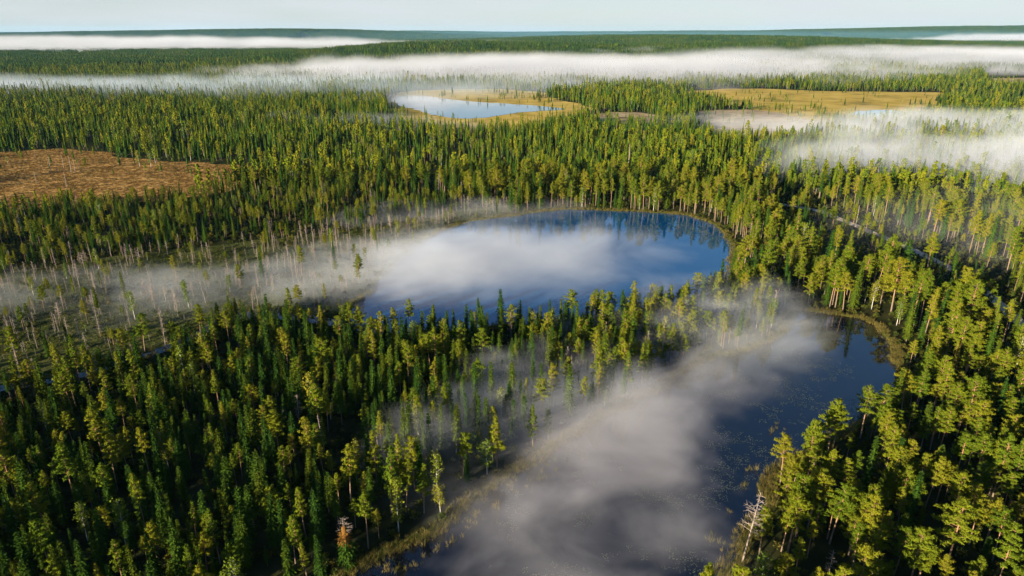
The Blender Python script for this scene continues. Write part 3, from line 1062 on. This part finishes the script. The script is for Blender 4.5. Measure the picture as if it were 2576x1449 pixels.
def place_label(kind, var, x, y, z, h):
    u, v = project(np.array([x]), np.array([y]), np.array([z + h]))
    ub, vb = project(np.array([x]), np.array([y]), np.array([z]))
    a, b = 100 * u[0] / 2576, 100 * v[0] / 1449
    look = LOOK[kind][var % len(LOOK[kind])]
    look = ("tall " if h > 1.15 * BASE_H[kind] else "short " if h < 0.75 * BASE_H[kind] else "") + look
    base = f"{look} {region(ub[0], vb[0], x, y)}, tip "
    lab = base + f"{in_words(a)} percent across, {in_words(b)} down"
    if lab in used_labels:
        lab = base + f"{in_words(a, True)} percent across, {in_words(b, True)} down"
    while lab in used_labels:
        a += 0.1
        lab = base + f"{in_words(a, True)} percent across, {in_words(b, True)} down"
    used_labels.add(lab)
    return lab


for (kind, px, h, var, label, lean), (x, y) in zip(SPECIAL, sp_xy):
    place_tree(kind, x, y, 0.0, h, var, label, lean, 1.15 if kind in ("pine", "spruce") and h > 19 else 1.9 if kind == "snag" else 1.0)

for i in np.where(single)[0]:
    x, y, k, h = TREES[i]
    kind = KINDS[int(k)]
    var = int(rng.integers(0, len(SETS[kind])))
    if kind == "pine" and bu[i] > 1700 and tdist[i] < 260:
        var = int(rng.choice([1, 3, 5, 3, 1, 0, 4]))
    wd = rng.uniform(0.95, 1.3) * (15.0 / h) ** 0.25 * (0.86 if bu[i] < 1700 else 0.9)
    if kind == "pine" and bu[i] <= 1700:
        var = int(rng.choice([0, 2, 4, 0, 2, 1, 3]))
    place_tree(kind, x, y, tz[i], h, var, place_label(kind, var, x, y, tz[i], h), 0.0, wd)

# the broken-topped spruce with rusty branches on the reedy shore
bx, by = ground(875, 1424)
rs = bpy.data.objects.new("spruce_tree", None)
COL.objects.link(rs)
rs.location = (bx, by, 0)
rs["label"] = "half dead spruce with bare broken top and rusty orange branches on the reedy shore"
rs["category"] = "spruce"
rs["group"] = GROUPS["spruce"]
T, C = make_spruce(777, 12.0, 0, 0.24, 0.06, 0.1)
obj("trunk", mesh_from("rusty_spruce_trunk", T.v, T.f, [M_DEAD]), rs)
low = [i for i, f in enumerate(C.f) if C.v[f[0]][2] < 8.4]


def pick(geo, ids):
    v, f = [], []
    for i in ids:
        n = len(v)
        v += [geo.v[k] for k in geo.f[i]]
        f.append(tuple(range(n, n + len(geo.f[i]))))
    return v, f


rust = [i for i in low if C.v[C.f[i][0]][2] > 5.9]
green = [i for i in low if C.v[C.f[i][0]][2] <= 5.9]
obj("crown", mesh_from("rusty_spruce_crown", *pick(C, green), [M_SPRUCE]), rs)
obj("crown", mesh_from("rusty_spruce_dead_needles", *pick(C, rust), [M_RUST]), rs, label="rusty orange dying branches below the bare top")
DT, DC = make_dead(778, 12.0, 0, 0.45, 0.70, 0.13)
obj("branches", mesh_from("rusty_spruce_top", DC.v, DC.f, [M_DEAD]), rs, kind="stuff", label="bare silvery broken top")

# ---------------------------------------------------------------- the rest of the forest, one object per kind
def gn_instancer(name, pts, rots, scls, idx, sources, label, category, **props):
    """One object: vertices that each carry one copy of a source mesh."""
    srccol = bpy.data.collections.new(name + "_shapes")
    for i, me in enumerate(sources):
        srccol.objects.link(bpy.data.objects.new(f"{name}_shape_{i:02d}", me))
    me = bpy.data.meshes.new(name)
    me.vertices.add(len(pts))
    me.vertices.foreach_set("co", np.asarray(pts, np.float32).ravel())
    for nm, typ, data, key in (("spin", 'FLOAT_VECTOR', rots, "vector"), ("size", 'FLOAT_VECTOR', scls, "vector"), ("pick", 'INT', idx, "value")):
        at = me.attributes.new(nm, typ, 'POINT')
        at.data.foreach_set(key, np.asarray(data, np.int32 if typ == 'INT' else np.float32).ravel())
    me.update()
    o = obj(name, me, kind="stuff", label=label, category=category, **props)
    ng = bpy.data.node_groups.new(name + "_nodes", 'GeometryNodeTree')
    ng.interface.new_socket("Geometry", in_out='INPUT', socket_type='NodeSocketGeometry')
    ng.interface.new_socket("Geometry", in_out='OUTPUT', socket_type='NodeSocketGeometry')
    N, L = ng.nodes, ng.links
    gi, go = N.new("NodeGroupInput"), N.new("NodeGroupOutput")
    ci = N.new("GeometryNodeCollectionInfo")
    ci.inputs["Collection"].default_value = srccol
    ci.inputs["Separate Children"].default_value = True
    ci.inputs["Reset Children"].default_value = True
    ip = N.new("GeometryNodeInstanceOnPoints")
    ip.inputs["Pick Instance"].default_value = True

    def attr(nm, typ):
        a = N.new("GeometryNodeInputNamedAttribute")
        a.data_type = typ
        a.inputs["Name"].default_value = nm
        return a.outputs["Attribute"]
    e2r = N.new("FunctionNodeEulerToRotation")
    L.new(attr("spin", 'FLOAT_VECTOR'), e2r.inputs[0])
    L.new(gi.outputs[0], ip.inputs["Points"])
    L.new(ci.outputs[0], ip.inputs["Instance"])
    L.new(attr("pick", 'INT'), ip.inputs["Instance Index"])
    L.new(e2r.outputs[0], ip.inputs["Rotation"])
    L.new(attr("size", 'FLOAT_VECTOR'), ip.inputs["Scale"])
    L.new(ip.outputs[0], go.inputs[0])
    md = o.modifiers.new("copies", 'NODES')
    md.node_group = ng
    return o


def spin_of(n, tilt=0.02):
    return np.stack([rng.normal(0, tilt, n), rng.normal(0, tilt, n), rng.uniform(0, 6.28, n)], 1)


rest = ~single
FAR = {"pine": (PINES1, PINES2), "spruce": (SPRUCES1, SPRUCES2), "birch": (BIRCHES1, BIRCHES1), "dead": (DEADS1, DEADS1)}
MASS = {"pine": ("pine_forest", "mass of further pines of the forest beyond and between the single trees", "forest"),
        "spruce": ("spruce_forest", "mass of further spruces filling the forest out to the hazy ridges", "forest"),
        "birch": ("birch_woods", "scattered further birches among the conifers of the forest", "birches"),
        "dead": ("dead_tree_stand", "further grey dead trees scattered over the misty bog", "dead trees")}
for k, kind in enumerate(KINDS):
    m = rest & (TREES[:, 2] == k)
    x, y, h, d = TREES[m, 0], TREES[m, 1], TREES[m, 3], tdist[m]
    n0 = len(SETS[kind])
    l1, l2 = FAR[kind]
    srcs = [s[2] for s in SETS[kind]] + l1 + l2
    r = rng.random(m.sum())
    idx = np.where(d < 480, (r * n0).astype(int), np.where(d < 1050, n0 + (r * len(l1)).astype(int), n0 + len(l1) + (r * len(l2)).astype(int)))
    s = h / BASE_H[kind]
    w = s * rng.uniform(0.85, 1.2, len(s)) * np.where(d > 330, 0.92, 1.0)
    gn_instancer(MASS[kind][0], np.stack([x, y, tz[m]], 1), spin_of(len(x)), np.stack([w, w, s], 1), idx, srcs, *MASS[kind][1:])

# far forest: patches of low trees out to nine kilometres
def patch(seed, size=56.0, n=105):
    r = np.random.default_rng(seed)
    v, f, mi = [], [], []
    side = int(math.sqrt(n))
    for i in range(side):
        for j in range(side):
            x = (i + 0.5 + r.uniform(-0.45, 0.45)) / side * size - size / 2
            y = (j + 0.5 + r.uniform(-0.45, 0.45)) / side * size - size / 2
            h = 5 + 15 * r.random() ** 0.8
            w = h * r.uniform(0.085, 0.135)
            sides = 5
            a0 = r.uniform(0, 6)
            n0 = len(v)
            for (zz, ww) in ((0.12, 0.75), (0.3, 1.0), (0.62, 0.62)):
                for k in range(sides):
                    a = a0 + 6.283 * k / sides + r.uniform(-0.3, 0.3)
                    q = ww * w * r.uniform(0.75, 1.2)
                    v.append((x + q * math.cos(a), y + q * math.sin(a), h * zz * r.uniform(0.93, 1.07)))
            v.append((x, y, h))
            for lv in range(2):
                for k in range(sides):
                    kk = (k + 1) % sides
                    f.append((n0 + lv * sides + k, n0 + lv * sides + kk, n0 + (lv + 1) * sides + kk, n0 + (lv + 1) * sides + k))
            for k in range(sides):
                f.append((n0 + 2 * sides + k, n0 + 2 * sides + (k + 1) % sides, n0 + 3 * sides))
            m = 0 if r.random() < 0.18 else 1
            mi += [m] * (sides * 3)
    return mesh_from("forest_patch", v, f, [M_SPRUCE, M_FARSPRUCE_SHADED], mi)


px, py = jitter_grid(-10500, 10500, 1500, 12600, 52.0, 0.2)
pd = np.hypot(px, py)
m = (np.abs(px) < 0.84 * py + 100) & (pd > 2270) & (pd < 12500)
cl = vnoise(px / 350, py / 350, 77)
m &= ~((cl > 0.78) & (rng.random(len(px)) < 0.8))
px, py = px[m], py[m]
n = len(px)
spn = np.zeros((n, 3)); spn[:, 2] = rng.integers(0, 4, n) * math.pi / 2 + rng.uniform(-0.2, 0.2, n)
scl = np.stack([np.full(n, 1.0), np.full(n, 1.0), rng.uniform(0.8, 1.15, n)], 1)
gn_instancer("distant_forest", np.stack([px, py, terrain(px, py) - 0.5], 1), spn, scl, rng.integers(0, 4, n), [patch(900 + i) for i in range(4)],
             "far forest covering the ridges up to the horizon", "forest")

# ---------------------------------------------------------------- undergrowth, reeds, tussocks, floating leaves
def clump_mesh(name, seed, n, rad, h, w, mat, upright=0.7):
    r = np.random.default_rng(seed)
    g = Geo()
    for i in range(n):
        a = r.uniform(0, 6.28)
        q = rad * math.sqrt(r.random())
        p = np.array([q * math.cos(a), q * math.sin(a), r.uniform(0, 0.25) * h * (1 - upright)])
        d = unit(r.uniform(0, 6.28), upright * 1.3 + r.uniform(-0.3, 0.25))
        g.blade(p, d, unit(r.uniform(0, 6.28), 0.1), h * r.uniform(0.55, 1.1), w * r.uniform(0.7, 1.3))
    return mesh_from(name, g.v, g.f, [mat])


def bush_mesh(seed, mat, n=90, rad=0.8, h=1.2):
    r = np.random.default_rng(seed)
    g = Geo()
    for i in range(n):
        p = unit(r.uniform(0, 6.28), r.uniform(0.05, 1.5)) * r.uniform(0.5, 1.0) * np.array([rad, rad, h])
        g.blade(p, unit(r.uniform(0, 6.28), r.uniform(-0.3, 1.2)), unit(r.uniform(0, 6.28), r.uniform(-0.5, 1.5)), r.uniform(0.3, 0.55), r.uniform(0.2, 0.34))
    return mesh_from("shrub", g.v, g.f, [mat])


def scatter_simple(x, y, z, s0, s1, nsrc):
    n = len(x)
    s = rng.uniform(s0, s1, n)
    return np.stack([x, y, np.full(n, z)], 1), spin_of(n, 0.08), np.stack([s, s, s * rng.uniform(0.7, 1.2, n)], 1), rng.integers(0, nsrc, n)


# reeds round both lakes and the creek
def along(poly, step, lo, hi, closed=True):
    P = np.vstack([poly, poly[:1]]) if closed else poly
    out = []
    for a, b in zip(P[:-1], P[1:]):
        L = np.linalg.norm(b - a)
        k = rng.poisson(L / step)
        for t in rng.random(k):
            nrm = np.array([b[1] - a[1], a[0] - b[0]]) / (L + 1e-9)
            out.append(a + (b - a) * t + nrm * rng.uniform(lo, hi))
    return np.array(out)


R1 = np.concatenate([along(LAKE1, 0.16, -2.6, 2.6), along(LAKE2, 0.10, -1.8, 2.0), along(CREEK, 0.25, -3.5, 3.5, False)])
thick = vnoise(R1[:, 0] / 5, R1[:, 1] / 5, 51)
R1 = R1[rng.random(len(R1)) < 0.25 + 0.9 * thick]
u1, v1 = project(R1[:, 0], R1[:, 1], np.zeros(len(R1)))
R1 = R1[(u1 > -150) & (u1 < 2720) & (v1 < 1560)]
# a looser belt of reeds standing in the bay's shallow water
u2 = np.array([ground(*p) for p in [(880, 1440), (980, 1388), (1100, 1318), (1200, 1248), (1290, 1188), (1390, 1130)]])
R2 = along(u2, 0.05, 0.5, 7.5, False)
R2 = R2[rng.random(len(R2)) < 0.36 * vnoise(R2[:, 0] / 2.5, R2[:, 1] / 2.5, 53) ** 2]
R3s = np.array([ground(*p) for p in [(2010, 1085), (1965, 1160), (1930, 1230), (1890, 1310), (1830, 1400)]])
R3 = along(R3s, 0.06, -3, 6, False)
R3 = R3[rng.random(len(R3)) < 0.16 * (vnoise(R3[:, 0] / 4, R3[:, 1] / 4, 55) > 0.68)]
RR = np.concatenate([R1, R2, R3])
reeds = [clump_mesh("reed_clump", 600 + i, 16, 0.35, 1.25, 0.05, M_REED, 0.95) for i in range(4)]
P, S, SC, ID = scatter_simple(RR[:, 0], RR[:, 1], 0.1, 0.7, 1.5, 4)
gn_instancer("reeds", P, S, SC, ID, reeds, "straw yellow reeds and sedge along the lake shores", "reeds")

# shrubs and saplings on the forest floor, the bog and the roadside
x, y = jitter_grid(-420, 420, 60, 520, 2.2)
u, v = project(x, y, np.zeros_like(x))
ok = (u > -200) & (u < 2780) & (v < 1600) & ~any_water(x, y, 0.8) & (seg_dist(x, y, ROAD) > 3.2) & ~inside(x, y, HEATH)
bogm = inside(x, y, BOG)
cl = vnoise(x / 9, y / 9, 61)
ok &= rng.random(len(x)) < np.where(bogm, 0.10 + 0.25 * (cl > 0.6), 0.30 + 0.4 * (cl > 0.5))
P, S, SC, ID = scatter_simple(x[ok], y[ok], 0.0, 0.5, 1.5, 3)
gn_instancer("undergrowth", P, S, SC, ID, [bush_mesh(620 + i, M_SHRUB) for i in range(3)], "low shrubs and saplings on the forest floor", "shrubs")

x, y = jitter_grid(-330, 130, 190, 430, 1.35)
ok = inside(x, y, BOG) & ~any_water(x, y, 0.3)
x, y = x[ok], y[ok]
ok = rng.random(len(x)) < 0.35 + 0.6 * vnoise(x / 7, y / 7, 63)
P, S, SC, ID = scatter_simple(x[ok], y[ok], 0.02, 0.6, 1.3, 3)
gn_instancer("bog_tufts", P, S, SC, ID, [clump_mesh("bog_tuft", 640 + i, 16, 0.7, 0.5, 0.22, M_BOGTUFT, 0.35) for i in range(3)], "mossy tufts and sedge covering the bog", "bog plants")

x, y = jitter_grid(-560, -150, 400, 660, 1.9)
ok = inside(x, y, HEATH)
x, y = x[ok], y[ok]
ok = rng.random(len(x)) < 0.25 + 0.75 * vnoise(x / 9, y / 5, 65)
P, S, SC, ID = scatter_simple(x[ok], y[ok], 0.02, 0.6, 1.5, 3)
gn_instancer("heath_tussocks", P, S, SC, ID, [clump_mesh("tussock", 650 + i, 18, 0.9, 0.6, 0.3, M_TUSSOCK, 0.3) for i in range(3)], "rusty and straw coloured tussocks covering the clearing", "tussocks")

# floating leaves on the dark bay
def pads_mesh(seed, n=5):
    r = np.random.default_rng(seed)
    v, f = [], []
    for i in range(n):
        c = r.normal(0, 0.45, 2)
        q = r.uniform(0.10, 0.2)
        n0 = len(v)
        v.append((c[0], c[1], 0.012))
        for k in range(7):
            a = 0.25 + k * 5.78 / 6
            v.append((c[0] + q * math.cos(a), c[1] + q * math.sin(a), 0.01))
        for k in range(6):
            f.append((n0, n0 + 1 + k, n0 + 2 + k))
    return mesh_from("lily_pads", v, f, [M_PAD])


x, y = jitter_grid(-60, 150, 95, 215, 0.9)
ok = inside(x, y, LAKE2)
x, y = x[ok], y[ok]
u, v = project(x, y, np.zeros_like(x))
nz = vnoise(x / 8, y / 8, 71) * 0.5 + vnoise(x / 3, y / 3, 72) * 0.5
ok = (rng.random(len(x)) < np.clip((nz - 0.58) * 5.0, 0, 0.6)) & (u > 1050) & (u < 2150)
P, S, SC, ID = scatter_simple(x[ok], y[ok], 0.125, 0.45, 0.95, 3)
S[:, :2] = 0
gn_instancer("lily_pads", P, S, SC, ID, [pads_mesh(680 + i) for i in range(3)], "scattered pale floating leaves on the dark bay", "lily pads")

# ---------------------------------------------------------------- fog and haze
def fog_bank(u, v, rx, ry, rot, h, dens, label, nscale, lo=0.38, hi=0.62, soft=1.0, wz=0.9, tint=(0.72, 0.74, 0.83), z0=-0.4, aniso=-0.03, step=0.35, drift=24.0):
    """A closed drum of air whose density falls off to its rim and its top and is broken up by noise."""
    x, y = ground(u, v)
    b = Nodes("fog")
    tc = b.n("TexCoord")
    geo = b.n("NewGeometry")
    sep = b.n("SeparateXYZ")
    b.t.links.new(tc.outputs["Object"], sep.inputs[0])
    r2 = b.math('ADD', b.math('MULTIPLY', sep.outputs[0], sep.outputs[0]), b.math('MULTIPLY', sep.outputs[1], sep.outputs[1]))
    prof = b.math('SUBTRACT', 1.0, r2)
    mp = b.n("Mapping", Vector=geo.outputs["Position"])
    mp.inputs["Rotation"].default_value = (0, 0, R(-drift))
    mp.inputs["Scale"].default_value = (nscale * 0.85, nscale * 1.15, nscale * 1.6)
    vec = mp.outputs[0]
    nd = b.n("TexNoise", Vector=vec, Scale=1.0, Detail=5.5, Roughness=0.60, Distortion=0.45)
    nz = b.math('DIVIDE', b.math('SUBTRACT', nd.outputs[0], lo), hi - lo, clamp=True)
    # density = clamp(profile * soft + noise - 1 - height) ... wispy rim and top
    e = b.math('MULTIPLY_ADD', prof, soft * 0.75, b.math('MULTIPLY_ADD', nz, 0.75, -0.5))
    e = b.math('SUBTRACT', e, b.math('MULTIPLY', sep.outputs[2], wz * 0.75), clamp=True)
    edge = b.math('MULTIPLY', prof, 3.0, clamp=True)
    topf = b.math('MULTIPLY', b.math('SUBTRACT', 1.0, sep.outputs[2]), 3.0, clamp=True)
    dn = b.math('MULTIPLY', b.math('MULTIPLY', e, edge), b.math('MULTIPLY', topf, dens))
    pv = b.n("VolumePrincipled")
    b.set(pv, "Color", (*tint, 1.0))
    b.set(pv, "Density", dn)
    b.set(pv, "Anisotropy", aniso)
    mat = b.volume(pv.outputs[0])
    mat.cycles.volume_step_rate = step
    n = 20
    verts = [(math.cos(2 * math.pi * k / n) * 1.01, math.sin(2 * math.pi * k / n) * 1.01, zz) for zz in (0, 1) for k in range(n)]
    faces = [tuple(range(n - 1, -1, -1)), tuple(range(n, 2 * n))] + [(k, (k + 1) % n, n + (k + 1) % n, n + k) for k in range(n)]
    me = mesh_from("fog_bank", verts, faces, [mat])
    o = obj("fog_bank", me, kind="stuff", label=label, category="fog")
    o.location = (x, y, z0)
    o.scale = (rx, ry, h)
    o.rotation_euler = (0, 0, R(rot))
    return o


# the oval lake and its trail over the bog
W1 = (0.86, 0.89, 0.97)
B1 = (0.88, 0.86, 0.95)
BLUE = (0.70, 0.80, 0.94)
fog_bank(1230, 650, 118, 70, 6, 18, 0.042, "white fog lying on the oval lake", 0.024, 0.30, 0.74, 1.0, tint=W1)
fog_bank(950, 700, 62, 44, 40, 16, 0.052, "soft fog at the marshy end of the oval lake", 0.024, 0.18, 0.78, 1.0, tint=W1)
fog_bank(860, 690, 130, 40, 14, 14, 0.025, "thin fog trailing from the oval lake over the bog", 0.028, 0.30, 0.72, 1.0, tint=W1)
fog_bank(300, 745, 130, 46, 12, 13, 0.018, "thinnest end of the fog over the bog", 0.026, 0.32, 0.72, 1.0, tint=W1)
fog_bank(1150, 545, 95, 34, 12, 12, 0.020, "thin sunlit fog at the head of the oval lake", 0.03, 0.28, 0.72, 1.0, tint=W1)
# the dark bay
fog_bank(1490, 1100, 46, 82, -30, 13, 0.050, "fog drifting along the dark bay", 0.040, 0.31, 0.72, 1.0, tint=B1, drift=60)
fog_bank(1440, 1390, 42, 32, 0, 11, 0.050, "patchy fog on the near end of the dark bay", 0.050, 0.36, 0.72, 1.0, tint=B1, drift=50)
fog_bank(1745, 845, 60, 42, 16, 21, 0.042, "cream fog among the trees at the tip of the spit", 0.038, 0.32, 0.68, 1.1, tint=W1, drift=45)
fog_bank(1410, 1010, 76, 32, 36, 17, 0.044, "cream fog along the spit's marshy shore", 0.040, 0.33, 0.68, 1.1, tint=W1, drift=45)
fog_bank(1700, 975, 44, 26, 20, 9, 0.030, "thin lilac fog over the head of the dark bay", 0.038, 0.30, 0.72, 1.0, tint=B1, drift=40)
# middle distance
fog_bank(2560, 610, 130, 110, 0, 34, 0.0055, "faint sunlit veil of fog among the roadside pines", 0.014, 0.2, 0.8, 1.1, tint=W1)
fog_bank(2570, 345, 290, 140, -6, 30, 0.026, "bright fog over the forest before the pond", 0.010, 0.30, 0.66, 1.2, tint=W1)
fog_bank(2030, 330, 250, 100, 0, 22, 0.010, "thin fog over the pale felled ground", 0.013, 0.33, 0.70, 1.1, tint=W1)
fog_bank(2660, 455, 250, 160, 0, 46, 0.034, "thin veil of fog over the pines near the pond", 0.013, 0.28, 0.72, 1.1, tint=W1)
fog_bank(1000, 322, 220, 60, -18, 18, 0.014, "small wisp of fog in the gap before the far lake", 0.015, 0.33, 0.68, 1.0)
fog_bank(820, 232, 700, 260, 0, 32, 0.0065, "blue grey fog over the forest behind the far lake", 0.008, 0.32, 0.68, 1.15, tint=BLUE, drift=8)
fog_bank(150, 228, 800, 260, 0, 30, 0.008, "blue mist over the felled strip and its forest", 0.008, 0.32, 0.70, 1.1, tint=BLUE, drift=5)
fog_bank(1430, 192, 1000, 470, 0, 58, 0.017, "wide white fog bank behind the golden bog", 0.0058, 0.29, 0.66, 1.35, wz=1.2, drift=10)
fog_bank(2300, 165, 1500, 640, 0, 64, 0.015, "deep white fog bank in front of the hazy ridges", 0.0046, 0.28, 0.66, 1.35, wz=1.2, drift=8)
fog_bank(1180, 150, 420, 260, 0, 75, 0.010, "fog plume rising on the wooded ridge", 0.007, 0.34, 0.68, 1.1, drift=10)
fog_bank(985, 262, 170, 90, 0, 20, 0.012, "soft fog over the near end of the far lake", 0.012, 0.25, 0.72, 1.1, drift=8)
# the far valleys
fog_bank(200, 124, 3200, 1000, 0, 92, 0.008, "long white fog bank filling the far valley", 0.0034, 0.28, 0.66, 1.5, wz=1.5, drift=3)
fog_bank(2700, 108, 1900, 1200, 0, 100, 0.008, "pale fog bank filling the furthest valley", 0.0034, 0.28, 0.66, 1.5, wz=1.4, drift=3)
fog_bank(1950, 122, 900, 260, 0, 50, 0.008, "low streak of fog behind the first ridge", 0.005, 0.30, 0.66, 1.1, drift=4)
fog_bank(620, 96, 1500, 260, 0, 105, 0.004, "thin streak of fog on the furthest blue hill", 0.003, 0.34, 0.68, 1.0, drift=2)
fog_bank(1450, 99, 1300, 260, 0, 95, 0.004, "faint streak of fog beyond the wooded ridge", 0.003, 0.34, 0.68, 1.0, drift=2)

fog_bank(1288, 724, 12500, 3900, 0, 120, 0.00020, "thin blue mist lying over the furthest hills", 0.0003, 0.1, 0.7, 1.2, wz=0.5, tint=(0.24, 0.52, 0.84), step=0.3).location = (0, 8700, -0.4)

b = Nodes("haze")
pv = b.n("VolumePrincipled")
b.set(pv, "Color", (0.28, 0.66, 1.0, 1.0))
b.set(pv, "Density", 0.000013)
b.set(pv, "Anisotropy", 0.0)
M_HAZE = b.volume(pv.outputs[0])
hx = 24000.0
top = 235.0
hv = [(sx * hx, sy * hx, z) for z in (-3.0, top) for sx, sy in ((-1, -1), (1, -1), (1, 1), (-1, 1))]
hf = [(3, 2, 1, 0), (4, 5, 6, 7), (0, 1, 5, 4), (1, 2, 6, 5), (2, 3, 7, 6), (3, 0, 4, 7)]
obj("haze", mesh_from("haze", hv, hf, [M_HAZE]), kind="stuff", label="thin blue morning haze over the whole landscape", category="haze")
print("TREES", len(TREES), "single", single.sum(), "patches", n)
